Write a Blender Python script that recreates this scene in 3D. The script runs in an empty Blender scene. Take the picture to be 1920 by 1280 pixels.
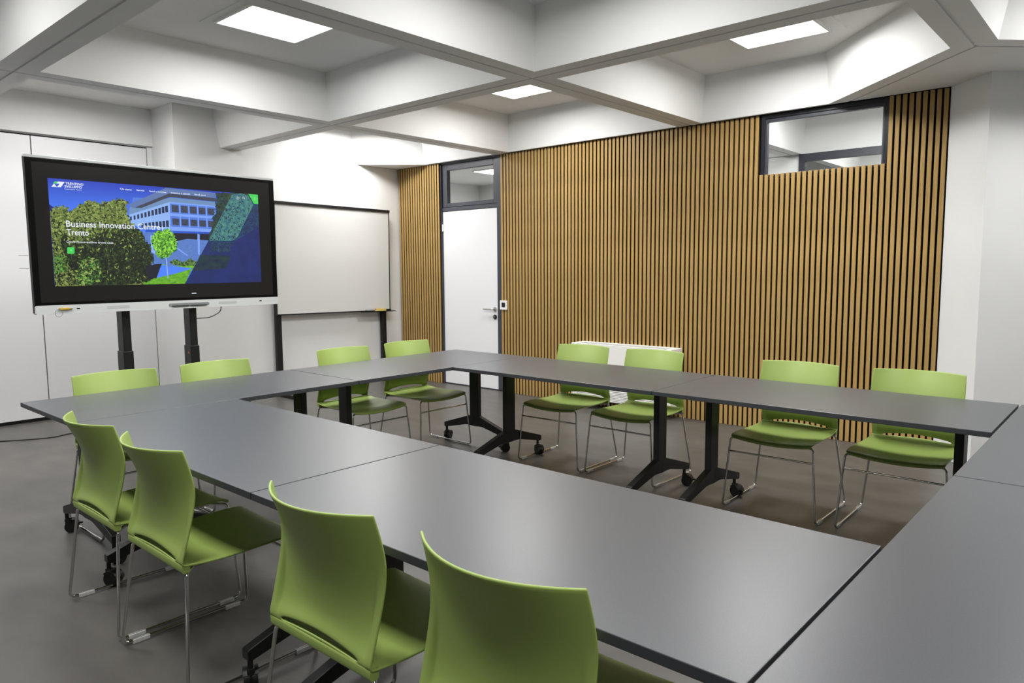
import bpy, bmesh, math, random
from mathutils import Vector, Matrix

random.seed(7)
S = bpy.context.scene
C = S.collection
PI = math.pi

# ------------------------------------------------------------------ camera
F_PX = 1355.65
YAW, PITCH, ROLL = -0.72675, 0.10040, 0.00766
cy_, sy_ = math.cos(YAW), math.sin(YAW)
cp_, sp_ = math.cos(PITCH), math.sin(PITCH)
fwd = Vector((sy_ * cp_, cy_ * cp_, -sp_))
r0 = Vector((cy_, -sy_, 0))
d0 = fwd.cross(r0)
right = r0 * math.cos(ROLL) + d0 * math.sin(ROLL)
down = -r0 * math.sin(ROLL) + d0 * math.cos(ROLL)
cam = bpy.data.cameras.new('camera')
cam.sensor_fit = 'HORIZONTAL'
cam.sensor_width = 36.0
cam.lens = F_PX / 1920 * 36.0
cam.clip_start = 0.05
cam_o = bpy.data.objects.new('camera', cam)
C.objects.link(cam_o)
up, back = -down, -fwd
cam_o.matrix_world = Matrix(((right.x, up.x, back.x, 4.46377), (right.y, up.y, back.y, -4.29045),
                             (right.z, up.z, back.z, 1.42561), (0, 0, 0, 1)))
S.camera = cam_o

# ------------------------------------------------------------------ world, exposure
w = bpy.data.worlds.new('world')
S.world = w
w.use_nodes = True
w.node_tree.nodes['Background'].inputs[0].default_value = (0.55, 0.70, 1.0, 1)
w.node_tree.nodes['Background'].inputs[1].default_value = 0.04
S.view_settings.view_transform = 'Standard'
S.view_settings.look = 'None'
S.view_settings.gamma = 1.0
S.view_settings.use_curve_mapping = False
S.view_settings.exposure = 0.0
LAMP = 41.0            # watts of each LED ceiling panel


# ------------------------------------------------------------------ materials
def srgb(r, g, b):
    f = lambda c: (c / 12.92 if c <= 0.04045 else ((c + 0.055) / 1.055) ** 2.4)
    return (f(r / 255), f(g / 255), f(b / 255), 1)


def mat(name, col, rough=0.5, metal=0.0, spec=0.5, noise=None, bump=None, emit=None, estr=1.0, trans=0.0, ior=1.45,
        aniso=None, coat=0.0):
    m = bpy.data.materials.new(name)
    m.use_nodes = True
    nt = m.node_tree
    b = nt.nodes['Principled BSDF']
    c = tuple(col) if len(col) == 4 else tuple(col) + (1,)
    b.inputs['Base Color'].default_value = c
    b.inputs['Roughness'].default_value = rough
    b.inputs['Metallic'].default_value = metal
    b.inputs['Specular IOR Level'].default_value = spec
    b.inputs['IOR'].default_value = ior
    b.inputs['Transmission Weight'].default_value = trans
    b.inputs['Coat Weight'].default_value = coat
    if emit:
        b.inputs['Emission Color'].default_value = tuple(emit) if len(emit) == 4 else tuple(emit) + (1,)
        b.inputs['Emission Strength'].default_value = estr
    if noise or bump:
        tc = nt.nodes.new('ShaderNodeTexCoord')
    if noise:
        scale, amt, detail = noise[:3]
        mp = nt.nodes.new('ShaderNodeMapping')
        mp.inputs['Scale'].default_value = noise[3] if len(noise) > 3 else (1, 1, 1)
        nt.links.new(tc.outputs['Object'], mp.inputs[0])
        n = nt.nodes.new('ShaderNodeTexNoise')
        n.inputs['Scale'].default_value = scale
        n.inputs['Detail'].default_value = detail
        nt.links.new(mp.outputs[0], n.inputs['Vector'])
        rp = nt.nodes.new('ShaderNodeValToRGB')
        rp.color_ramp.elements[0].position = 0.3
        rp.color_ramp.elements[1].position = 0.7
        rp.color_ramp.elements[0].color = tuple(v * (1 - amt) for v in c[:3]) + (1,)
        rp.color_ramp.elements[1].color = tuple(min(1, v * (1 + amt)) for v in c[:3]) + (1,)
        nt.links.new(n.outputs[0], rp.inputs[0])
        nt.links.new(rp.outputs[0], b.inputs['Base Color'])
    if bump:
        n2 = nt.nodes.new('ShaderNodeTexNoise')
        n2.inputs['Scale'].default_value = bump[0]
        n2.inputs['Detail'].default_value = 3
        nt.links.new(tc.outputs['Object'], n2.inputs['Vector'])
        bp = nt.nodes.new('ShaderNodeBump')
        bp.inputs['Strength'].default_value = bump[1]
        bp.inputs['Distance'].default_value = bump[2]
        nt.links.new(n2.outputs[0], bp.inputs['Height'])
        nt.links.new(bp.outputs[0], b.inputs['Normal'])
    return m


M = {}
M['paint'] = mat('white_wall_paint', (0.73, 0.73, 0.722), 0.62, noise=(2.2, 0.02, 4), bump=(180, 0.12, 0.002))
M['concrete'] = mat('painted_concrete', (0.75, 0.75, 0.74), 0.7, noise=(1.6, 0.03, 4), bump=(120, 0.15, 0.002))
M['panel_white'] = mat('white_laminate', (0.73, 0.73, 0.74), 0.38)
M['door_white'] = mat('white_door_paint', (0.76, 0.76, 0.78), 0.35)
M['floor'] = mat('grey_resin_floor', (0.088, 0.082, 0.075), 0.40, noise=(3.2, 0.17, 12, (1.0, 2.0, 1)), bump=(60, 0.05, 0.002))
M['felt'] = mat('black_felt', (0.006, 0.0055, 0.005), 0.95, spec=0.1)
M['slat'] = mat('oak_slat', (0.40, 0.252, 0.082), 0.55, noise=(9, 0.16, 5, (14, 14, 0.7)))
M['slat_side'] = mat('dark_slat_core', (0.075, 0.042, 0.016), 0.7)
M['frame_grey'] = mat('anthracite_frame', srgb(62, 64, 72), 0.38)
M['frame_dark'] = mat('dark_aluminium', srgb(34, 36, 42), 0.3)
M['top'] = mat('graphite_laminate', (0.060, 0.063, 0.070), 0.345, spec=0.62, noise=(300, 0.10, 2), bump=(900, 0.04, 0.0005))
M['edge'] = mat('graphite_edge', (0.036, 0.038, 0.042), 0.5)
M['black'] = mat('black_powder_coat', (0.006, 0.006, 0.0065), 0.45)
M['castor'] = mat('black_castor_plastic', (0.006, 0.006, 0.006), 0.4)
M['green'] = mat('green_polypropylene', (0.285, 0.385, 0.092), 0.44, bump=(700, 0.06, 0.0005))
M['chrome'] = mat('chrome', (0.62, 0.61, 0.58), 0.14, metal=1.0)
M['clear'] = mat('clear_plastic', (0.80, 0.80, 0.78), 0.25, trans=0.45, ior=1.46)
M['steel'] = mat('brushed_steel', (0.55, 0.54, 0.51), 0.32, metal=1.0)
M['glass'] = mat('pane_glass', (0.985, 1.0, 0.99), 0.0, trans=1.0, ior=1.06, spec=0.5)
M['white_plastic'] = mat('white_plastic', (0.78, 0.78, 0.76), 0.4)
M['unit'] = mat('white_enamel', (0.80, 0.79, 0.76), 0.4)
M['fill_cut'] = mat('grey_fill_cut', (0.22, 0.22, 0.22), 0.9)  # plain grey put on the unseen right wall to cut fill light
M['dark_gap'] = mat('dark_gap', (0.01, 0.01, 0.01), 0.9)
M['seam'] = mat('grey_seam', (0.05, 0.05, 0.05), 0.9)
M['bar'] = mat('pale_silver_plastic', (0.62, 0.64, 0.64), 0.4)
M['silver'] = mat('silver_trim', (0.5, 0.5, 0.5), 0.35, metal=0.6)
M['tvblack'] = mat('gloss_black_bezel', (0.0015, 0.0015, 0.0015), 0.4, spec=0.15)
M['tvglass'] = mat('dark_screen_glass', (0.005, 0.005, 0.005), 0.3, spec=0.3, emit=(0.0075, 0.0068, 0.0066), estr=1.0)
M['grille'] = mat('speaker_mesh', (0.48, 0.50, 0.50), 0.6)
M['pen'] = mat('dark_pen', (0.05, 0.055, 0.06), 0.35)
M['tray'] = mat('grey_tray', (0.22, 0.23, 0.23), 0.5)
M['wb'] = mat('whiteboard_enamel', (0.62, 0.615, 0.60), 0.32)
M['yellow'] = mat('yellow_plastic', srgb(200, 165, 40), 0.45)
M['pale_yellow'] = mat('pale_yellow_card', srgb(226, 208, 120), 0.5)
M['orange'] = mat('orange_print', srgb(200, 110, 40), 0.5)
M['red'] = mat('red_print', srgb(170, 45, 30), 0.5)
M['diffuser'] = mat('led_diffuser', (0.9, 0.9, 0.9), 0.6, emit=(1.0, 0.985, 0.955), estr=2.5)
M['lamp_frame'] = mat('white_lamp_frame', (0.75, 0.75, 0.73), 0.5)
M['cable'] = mat('black_rubber', (0.008, 0.008, 0.008), 0.5)


# ------------------------------------------------------------------ mesh helpers
def obj(name, bm, m, parent=None, smooth=False, mats=None):
    me = bpy.data.meshes.new(name)
    bm.to_mesh(me)
    bm.free()
    if mats:
        for k in mats:
            me.materials.append(k)
    else:
        me.materials.append(m)
    if smooth:
        me.shade_smooth()
    o = bpy.data.objects.new(name, me)
    C.objects.link(o)
    if parent:
        o.parent = parent
    return o


def auto_smooth(o, deg=35):
    me = o.data
    me.shade_smooth()
    bm = bmesh.new()
    bm.from_mesh(me)
    lim = math.radians(deg)
    for e in bm.edges:
        if len(e.link_faces) == 2 and e.calc_face_angle(0) > lim:
            e.smooth = False
    bm.to_mesh(me)
    bm.free()
    return o


def box(bm, x0, x1, y0, y1, z0, z1, bev=0.0, seg=2):
    g = bmesh.ops.create_cube(bm, size=1.0)
    vs = g['verts']
    for v in vs:
        v.co = Vector(((x0 + x1) / 2 + v.co.x * (x1 - x0), (y0 + y1) / 2 + v.co.y * (y1 - y0),
                       (z0 + z1) / 2 + v.co.z * (z1 - z0)))
    if bev:
        es = set()
        for v in vs:
            es.update(v.link_edges)
        bmesh.ops.bevel(bm, geom=list(es), offset=bev, segments=seg, affect='EDGES', profile=0.5)
    return bm


def B(*a, **k):
    return box(bmesh.new(), *a, **k)


def fillet(pts, r, n=5):
    """round the corners of an open polyline"""
    P = [Vector(p) for p in pts]
    out = [P[0]]
    for i in range(1, len(P) - 1):
        a, b, c = P[i - 1], P[i], P[i + 1]
        u, v = (a - b), (c - b)
        rr = min(r, u.length * 0.45, v.length * 0.45)
        p, q = b + u.normalized() * rr, b + v.normalized() * rr
        for k in range(n + 1):
            t = k / n
            out.append(p * (1 - t) ** 2 + b * 2 * t * (1 - t) + q * t * t)
    out.append(P[-1])
    return out


def tube(bm, pts, r, n=8, closed=False):
    P = [Vector(p) for p in pts]
    N = len(P)
    rings = []
    prev = None
    for i in range(N):
        if closed:
            t = (P[(i + 1) % N] - P[i - 1]).normalized()
        else:
            t = (P[min(i + 1, N - 1)] - P[max(i - 1, 0)]).normalized()
        if prev is None:
            a = Vector((0, 0, 1)) if abs(t.z) < 0.9 else Vector((1, 0, 0))
            u = t.cross(a).normalized()
        else:
            u = (prev - t * prev.dot(t)).normalized()
        prev = u
        v = t.cross(u)
        rr = r[i] if isinstance(r, (list, tuple)) else r
        rings.append([bm.verts.new(P[i] + (u * math.cos(2 * PI * k / n) + v * math.sin(2 * PI * k / n)) * rr)
                      for k in range(n)])
    for i in range(N if closed else N - 1):
        A, Bq = rings[i], rings[(i + 1) % N]
        for k in range(n):
            bm.faces.new((A[k], A[(k + 1) % n], Bq[(k + 1) % n], Bq[k]))
    if not closed:
        bm.faces.new(rings[0][::-1])
        bm.faces.new(rings[-1])
    return bm


def prism(bm, poly, axis, a, b, bev=0.0):
    """extrude 2-D polygon along axis 'x','y' or 'z' from a to b"""
    def P(p, t):
        return {'x': (t, p[0], p[1]), 'y': (p[0], t, p[1]), 'z': (p[0], p[1], t)}[axis]
    A = [bm.verts.new(P(p, a)) for p in poly]
    Bv = [bm.verts.new(P(p, b)) for p in poly]
    n = len(poly)
    fs = [bm.faces.new(A), bm.faces.new(Bv[::-1])]
    for i in range(n):
        fs.append(bm.faces.new((A[i], Bv[i], Bv[(i + 1) % n], A[(i + 1) % n])))
    bmesh.ops.recalc_face_normals(bm, faces=fs)
    if bev:
        es = set()
        for f in fs:
            es.update(f.edges)
        bmesh.ops.bevel(bm, geom=list(es), offset=bev, segments=2, affect='EDGES', profile=0.5)
    return bm


def cyl(bm, c, axis, r, h, n=20, r2=None):
    g = bmesh.ops.create_cone(bm, cap_ends=True, segments=n, radius1=r, radius2=r if r2 is None else r2, depth=h)
    rot = {'x': Matrix.Rotation(PI / 2, 4, 'Y'), 'y': Matrix.Rotation(-PI / 2, 4, 'X'), 'z': Matrix.Identity(4)}[axis]
    bmesh.ops.transform(bm, matrix=Matrix.Translation(c) @ rot, verts=g['verts'])
    return bm


def empty(name, loc=(0, 0, 0), rz=0):
    o = bpy.data.objects.new(name, None)
    o.empty_display_size = 0.1
    C.objects.link(o)
    o.location = loc
    o.rotation_euler = (0, 0, rz)
    return o


def tag(o, label, cat, group=None):
    o['label'] = label
    o['category'] = cat
    if group:
        o['group'] = group
    return o


def structure(o, label=None):
    o['kind'] = 'structure'
    if label:
        o['label'] = label
    return o


def dup(root, loc, rz, label, group=None):
    r = root.copy()
    C.objects.link(r)
    r.location = loc
    r.rotation_euler = (0, 0, rz)
    r['label'] = label
    if group:
        r['group'] = group
    for ch in list(root.children):
        c = ch.copy()
        C.objects.link(c)
        c.parent = r
        for g in ch.children:
            d = g.copy()
            C.objects.link(d)
            d.parent = c
    return r


# ------------------------------------------------------------------ levels and grid of the room
YW = 1.843          # face of the oak slats
YF = 1.866          # felt behind them
ZB = 2.708          # underside of the ceiling ribs
ZT = 3.092          # coffer ceiling
XL = -2.95          # white wall behind the whiteboard
XP = -3.48          # face of the partition panels
XR, YN = 6.1, -5.6  # unseen right and near walls
GX = [-3.50, -1.110, 1.2125, 3.585, 5.96]
GY = [-5.25, -2.828, -0.408, 1.843]

# floor
fl = structure(obj('floor', B(-6.2, XR, YN, 6.8, -0.12, 0.0), M['floor']), 'grey brown resin floor with soft cloudy mottling')


# wall helpers
def wall(name, bm, m=None, label=None):
    return structure(obj(name, bm, m or M['paint']), label)


# slatted wall: felt backing with the door and window openings, slats as parts
DX0, DX1 = -2.165, -1.165
WX0, WX1, WZ0, WZ1 = 1.864, 2.867, 2.206, ZB
bm = bmesh.new()
for (x0, x1, z0, z1) in ((-3.2, DX0, 0, 3.2), (DX0, DX1, ZB + 0.006, 3.2), (DX1, WX0, 0, 3.2), (WX0, WX1, 0, WZ0 - 0.04),
                         (WX0, WX1, ZB + 0.006, 3.2), (WX1, 3.30, 0, 3.2)):
    box(bm, x0, x1, YF, YF + 0.10, z0, z1)
wb_ = wall('wall_back', bm, M['felt'], 'oak slat wall on black felt around the door and high window')

SW = 0.0300


def slat_mesh(h):
    b_ = B(-SW / 2, SW / 2, -0.0115, 0.0115, 0, h, bev=0.0012, seg=1)
    me = bpy.data.meshes.new('slat')
    b_.to_mesh(me)
    b_.free()
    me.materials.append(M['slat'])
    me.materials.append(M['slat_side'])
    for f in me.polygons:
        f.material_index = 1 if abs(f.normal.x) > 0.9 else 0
    return me


full_slat, low_slat = slat_mesh(ZB - 0.006), slat_mesh(WZ0 - 0.002)
P_ = 0.0456


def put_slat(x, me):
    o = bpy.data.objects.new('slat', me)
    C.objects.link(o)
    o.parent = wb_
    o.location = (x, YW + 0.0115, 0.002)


k = 0
x = DX0 - SW / 2 - 0.004
while x > XL + 0.012:
    put_slat(x, full_slat)
    x -= P_
for k in range(-66, 31):
    x = WX0 + SW / 2 + k * P_
    if x - SW / 2 < DX1 + 0.001:
        continue
    put_slat(x, low_slat if 0 <= k <= 21 else full_slat)

# left wall: plaster behind the whiteboard, pier return, partition wall and bulkhead
bm = bmesh.new()
box(bm, XL - 0.12, XL, -1.01, 1.95, 0, 3.2)
box(bm, -3.75, XL - 0.119, -1.0095, -0.90, 0, 3.2)
wl = wall('wall_left', bm, None, 'white plaster wall behind the screen and whiteboard')
bm = B(-3.75, XP + 0.035, YN, -0.975, ZB + 0.010, 3.2, bev=0.002, seg=1)
obj('bulkhead', bm, M['paint'], wl)
bm = B(-3.75, XP - 0.03, YN, -1.01, 0.0, ZB + 0.012)
obj('partition_backing', bm, M['dark_gap'], wl)
obj('partition_jamb', B(XP - 0.04, XP, -1.057, -0.975, 0.0, ZB + 0.009), M['paint'], wl)
for (y0, y1) in ((-5.4, -4.205), (-4.195, -3.157), (-3.147, -2.109), (-2.100, -1.066)):
    obj('partition_panel', B(XP - 0.04, XP, y0, y1, 0.034, ZB - 0.012, bev=0.0015, seg=1), M['panel_white'], wl)
obj('partition_base', B(XP - 0.05, XP - 0.012, YN, -1.061, 0.0, 0.032), M['dark_gap'], wl)

# diamond pier at the right end of the slats
bm = prism(bmesh.new(), [(3.272, 1.852), (3.563, 1.550), (3.86, 1.852), (3.56, 2.15)], 'z', 0, ZB + 0.004)
wall('wall_pier', bm, None, 'white pier set at an angle beside the end of the slats')
# walls out of view
wall('wall_right_back', B(3.3, XR, YF, YF + 0.1, 0, 3.2), None, 'white wall beyond the angled pier')
wall('wall_right', B(XR, XR + 0.1, YN, YF + 0.1, 0, 3.2), M['fill_cut'], 'unseen right side wall, made grey to cut fill light')
bm = bmesh.new()
for (x0, x1, z0, z1) in ((-3.75, -3.3, 0, 3.2), (1.1, 1.5, 0, 3.2), (5.7, XR + 0.1, 0, 3.2), (-3.3, 1.1, 0, 0.12), (-3.3, 1.1, 2.65, 3.2),
                         (1.5, 5.7, 0, 0.12), (1.5, 5.7, 2.65, 3.2)):
    box(bm, x0, x1, YN - 0.1, YN, z0, z1)
wall('wall_near', bm, None, 'white wall behind the camera with two added dark windows')


# ------------------------------------------------------------------ ceiling: precast coffers with joints between
ce = structure(obj('ceiling', B(-6.2, XR, YN, 6.8, ZT + 0.03, ZT + 0.10), M['concrete']), 'white coffered concrete ceiling')


def offset_poly(poly, ds):
    """inset every edge i (poly[i]->poly[i+1]) of a ccw polygon by ds[i]"""
    n = len(poly)
    L = []
    for i in range(n):
        a, b = Vector(poly[i]), Vector(poly[(i + 1) % n])
        t = (b - a).normalized()
        nn = Vector((-t.y, t.x))
        L.append((a + nn * ds[i], t))
    out = []
    for i in range(n):
        p, t = L[i - 1]
        q, s = L[i]
        den = t.x * s.y - t.y * s.x
        kk = ((q.x - p.x) * s.y - (q.y - p.y) * s.x) / den
        out.append((p.x + t.x * kk, p.y + t.y * kk))
    return out


def coffer(x0, x1, y0, y1, inner, taper=None, parent=None, outer=None):
    g = 0.009
    outer = offset_poly(outer or [(x0, y0), (x1, y0), (x1, y1), (x0, y1)], [g] * (len(outer) if outer else 4))
    no = len(outer)
    n = len(inner)
    taper = taper or [0.075] * n
    top = offset_poly(inner, taper)
    bm = bmesh.new()
    O = [bm.verts.new((p[0], p[1], ZB)) for p in outer]
    U = [bm.verts.new((p[0], p[1], ZB + 0.02)) for p in outer]
    I = [bm.verts.new((p[0], p[1], ZB)) for p in inner]
    T = [bm.verts.new((p[0], p[1], ZT)) for p in top]
    for i in range(no):
        bm.faces.new((O[i], O[(i + 1) % no], U[(i + 1) % no], U[i]))
    for i in range(n):
        bm.faces.new((I[i], I[(i + 1) % n], T[(i + 1) % n], T[i]))
    bm.faces.new(T)
    es = [bm.edges.get((O[i], O[(i + 1) % no])) for i in range(no)] + [bm.edges.get((I[i], I[(i + 1) % n])) for i in range(n)]
    bmesh.ops.triangle_fill(bm, use_beauty=True, edges=es)
    return obj('coffer', bm, M['concrete'], parent or ce)


H_ = 0.119


def rect(x0, x1, y0, y1):
    return [(x0, y0), (x1, y0), (x1, y1), (x0, y1)]


for ix in range(4):
    for iy in range(3):
        x0, x1, y0, y1 = GX[ix], GX[ix + 1], GY[iy], GY[iy + 1]
        a, b, c_, d = x0 + H_, x1 - H_, y0 + H_, y1 - H_
        if iy == 2:
            d = 1.800
        tp = out_ = None
        if ix == 0 and iy == 2:
            y1 = 1.86
            inn = [(XL - 0.04, c_), (b, c_), (b, d), (-2.36, d), (XL - 0.04, d - 0.63)]
            tp = [0.075, 0.075, 0.075, 0.05, 0.0]
        elif ix == 0:
            inn = rect(-3.49, b, c_, d)
            tp = [0.075, 0.075, 0.075, 0.0]
        elif ix == 2 and iy == 2:
            inn = [(a, c_), (b, c_), (b, 0.770), (2.438, d), (a, d)]
            tp = [0.075, 0.075, 0.06, 0.075, 0.075]
            out_ = [(x0, y0), (x1, y0), (x1, 0.832), (x1 - 1.011, 1.843), (x0, 1.843)]
        elif ix == 3 and iy == 2:
            inn = [(a, c_), (b, c_), (b, d), (a + 1.03, d), (a, 0.770)]
            tp = [0.075, 0.075, 0.075, 0.06, 0.075]
            out_ = [(x0, y0), (x1, y0), (x1, 1.843), (x0 + 1.011, 1.843), (x0, 0.832)]
        else:
            inn = rect(a, b, c_, d)
        coffer(x0, x1, y0, y1, inn, tp, outer=out_)
tri = offset_poly([(GX[3], 0.832), (GX[3] + 1.011, 1.843), (GX[3] - 1.011, 1.843)], [0.009] * 3)
obj('corner_soffit', prism(bmesh.new(), tri, 'z', ZB, ZB + 0.03), M['concrete'], ce)
obj('joint_filler', prism(bmesh.new(), [(GX[3], 0.78), (GX[3] + 1.1, 1.87), (GX[3] - 1.1, 1.87)], 'z', ZB + 0.0095, ZB + 0.0145), M['concrete'], ce)
for gx in GX[1:4]:
    obj('joint_filler', B(gx - 0.03, gx + 0.03, YN, 1.86, ZB + 0.011, ZB + 0.019), M['concrete'], ce)
for gy in GY[1:3]:
    obj('joint_filler', B(-3.5, XR, gy - 0.03, gy + 0.03, ZB + 0.0105, ZB + 0.0185), M['concrete'], ce)
obj('near_rib', B(-3.5, XR, YN, GY[0], ZB, ZT + 0.03), M['concrete'], ce)

# ------------------------------------------------------------------ rooms seen through the glazing
YC = 4.28
bm = bmesh.new()
box(bm, -0.2, 1.30, YC, YC + 0.1, 0, 3.2)
box(bm, 1.30, 3.9, YC, YC + 0.1, 0, 1.0)
box(bm, 1.30, 3.9, YC, YC + 0.1, ZB + 0.01, 3.2)
box(bm, 3.3, 3.9, YC, YC + 0.1, 0, 3.2)
wall('wall_corridor_opposite', bm, None, 'white corridor wall beyond the high window')
wall('wall_corridor_far', B(-6.2, -0.2, 6.6, 6.7, 0, 3.2), None, 'pale wall of the room beyond the door')
wall('wall_corridor_side', B(-0.3, -0.2, YC, 6.7, 0, 3.2), None, 'white return wall beyond the door')
wall('wall_corridor_end', B(3.9, 4.0, YF + 0.1, 6.7, 0, 3.2), None, 'white end wall of the corridor')
wall('wall_corridor_left', B(-6.2, -6.1, YF, 6.7, 0, 3.2), None, 'white end wall of the far room')
wall('wall_corridor_rear', B(-0.2, 3.9, 6.6, 6.7, 0, 3.2), None, 'white wall of the room behind the corridor')
coffer(1.2125, 3.585, 1.97, YC, rect(1.2125 + H_, 3.585 - H_, 2.02, YC - 0.02), None)
coffer(-1.11, 1.2125, 1.97, YC, rect(-1.11 + H_, 1.2125 - H_, 2.02, YC - 0.02), None)
coffer(1.2125, 3.585, YC + 0.1, 6.5, rect(1.2125 + H_, 3.585 - H_, YC + 0.2, 6.4), None)
w2 = structure(empty('window_2', (1.30, YC, ZB)), 'dark framed window across the corridor')
bm = bmesh.new()
box(bm, 0, 2.0, -0.015, 0.05, -0.085, 0.008)
box(bm, 0, 0.07, -0.015, 0.05, -1.7, -0.085)
box(bm, 1.93, 2.0, -0.015, 0.05, -1.7, -0.085)
box(bm, 0.07, 1.93, -0.015, 0.05, -1.7, -1.63)
obj('window_frame', bm, M['frame_grey'], w2)
obj('pane', B(0.07, 1.93, 0.015, 0.021, -1.63, -0.085), M['glass'], w2)

# ------------------------------------------------------------------ door with transom light
YD = 1.888
dr = structure(empty('door_1', ((DX0 + DX1) / 2, YD, 0)), 'white door in a dark frame with a glazed transom')
cx = (DX0 + DX1) / 2


def LX(v):
    return v - cx


bm = bmesh.new()
box(bm, LX(DX0), LX(DX0) + 0.012, -0.022, 0.09, 0, ZB)
box(bm, LX(-1.243), LX(DX1), -0.004, 0.09, 0, ZB)
box(bm, LX(DX0), LX(DX1), -0.006, 0.09, 2.128, 2.172, bev=0.002, seg=1)
box(bm, LX(DX0), LX(DX1), -0.012, 0.09, ZB - 0.018, ZB + 0.004)
obj('door_frame', bm, M['frame_grey'], dr)
leaf = obj('door_leaf', B(LX(-2.150), LX(-1.246), 0.0, 0.04, 0.012, 2.122, bev=0.002, seg=1), M['door_white'], dr)
bm = bmesh.new()
cyl(bm, (LX(-1.285), -0.006, 0.955), 'y', 0.026, 0.012, 24)
tube(bm, fillet([(LX(-1.285), -0.005, 0.955), (LX(-1.285), -0.05, 0.955), (LX(-1.435), -0.05, 0.957)], 0.02), 0.0095, 10)
auto_smooth(obj('handle', bm, M['steel'], leaf))
bm = cyl(bmesh.new(), (LX(-1.287), -0.004, 0.865), 'y', 0.027, 0.01, 24)
esc = auto_smooth(obj('escutcheon', bm, M['black'], leaf))
obj('keyhole', B(LX(-1.290), LX(-1.284), -0.0105, -0.006, 0.852, 0.876), M['steel'], esc)
for z in (1.93, 0.28):
    hb = cyl(bmesh.new(), (LX(-2.150), -0.009, z), 'z', 0.009, 0.085, 12)
    box(hb, LX(-2.148), LX(-2.125), -0.004, 0.001, z - 0.042, z + 0.042)
    auto_smooth(obj('hinge', hb, M['white_plastic'], dr))
obj('threshold', B(LX(DX0), LX(DX1), -0.01, 0.09, 0.0, 0.011), M['frame_dark'], dr)
bm = bmesh.new()
box(bm, LX(-2.150), LX(-2.072), 0.0, 0.06, 2.176, ZB - 0.022, bev=0.003, seg=1)
box(bm, LX(-1.30), LX(-1.20), 0.0, 0.06, 2.176, ZB - 0.022, bev=0.003, seg=1)
box(bm, LX(-2.072), LX(-1.30), 0.0, 0.06, 2.176, 2.222, bev=0.003, seg=1)
box(bm, LX(-2.072), LX(-1.30), 0.0, 0.06, ZB - 0.092, ZB - 0.022, bev=0.003, seg=1)
obj('transom_sash', bm, M['frame_grey'], dr)
obj('transom_pane', B(LX(-2.072), LX(-1.30), 0.028, 0.034, 2.222, ZB - 0.092), M['glass'], dr)

# high window in the slats
w1 = structure(empty('window_1', (WX0, YD - 0.018, WZ0)), 'high dark framed window cut into the slats')
ww, wh = WX1 - WX0, ZB - WZ0
bm = bmesh.new()
box(bm, 0, 0.030, -0.006, 0.07, -0.036, wh - 0.003)
box(bm, ww - 0.036, ww, -0.006, 0.07, -0.036, wh - 0.003)
box(bm, 0.03, ww - 0.036, -0.006, 0.07, wh - 0.034, wh - 0.003)
box(bm, 0.03, ww - 0.036, -0.006, 0.07, -0.036, -0.014)
obj('window_frame', bm, M['frame_dark'], w1)
bm = bmesh.new()
box(bm, 0.030, 0.045, 0.006, 0.05, -0.014, wh - 0.034)
box(bm, ww - 0.05, ww - 0.036, 0.006, 0.05, -0.014, wh - 0.034)
box(bm, 0.045, ww - 0.05, 0.006, 0.05, wh - 0.062, wh - 0.034)
box(bm, 0.045, ww - 0.05, 0.006, 0.05, -0.014, 0.0)
obj('window_sash', bm, M['frame_grey'], w1)
obj('pane', B(0.045, ww - 0.05, 0.026, 0.032, 0.0, wh - 0.062), M['glass'], w1)

# unseen dark glazing, added wide behind the camera to cut bounced light
for i, (x0, W_) in enumerate(((-3.3, 4.4), (1.5, 4.2))):
    wn = structure(empty('window_%d' % (3 + i), (x0, YN, 0.12)), 'added unseen dark window behind the camera to cut bounced light')
    bm = bmesh.new()
    for (a, b, c_, d) in ((0, W_, 0, 0.06), (0, W_, 2.47, 2.53), (0, 0.06, 0.06, 2.47), (W_ - 0.06, W_, 0.06, 2.47), (W_ / 2 - 0.03, W_ / 2 + 0.03, 0.06, 2.47)):
        box(bm, a, b, -0.07, 0.0, c_, d)
    obj('window_frame', bm, M['frame_dark'], wn)
    for (a, b) in ((0.06, W_ / 2 - 0.03), (W_ / 2 + 0.03, W_ - 0.06)):
        obj('pane', B(a, b, -0.04, -0.034, 0.06, 2.47), M['glass'], wn)

# ------------------------------------------------------------------ ceiling lights
def make_light():
    t = empty('ceiling_light')
    bm = bmesh.new()
    for (a, b, c_, d) in ((-0.31, 0.31, -0.31, -0.295), (-0.31, 0.31, 0.295, 0.31), (-0.31, -0.295, -0.295, 0.295), (0.295, 0.31, -0.295, 0.295)):
        box(bm, a, b, c_, d, -0.016, 0.0)
    obj('frame', bm, M['lamp_frame'], t)
    obj('diffuser', B(-0.295, 0.295, -0.295, 0.295, -0.013, -0.003), M['diffuser'], t)
    la = bpy.data.lights.new('lamp', 'AREA')
    la.shape = 'SQUARE'
    la.size = 0.585
    la.energy = LAMP
    la.color = (1.0, 0.997, 0.985)
    la.spread = math.radians(175)
    lo_ = bpy.data.objects.new('lamp', la)
    C.objects.link(lo_)
    lo_.parent = t
    lo_.location = (0, 0, -0.0175)
    obj('mounting_plate', B(-0.40, 0.40, -0.36, 0.36, 0.0, 0.006), M['concrete'], t)
    return t


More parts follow.
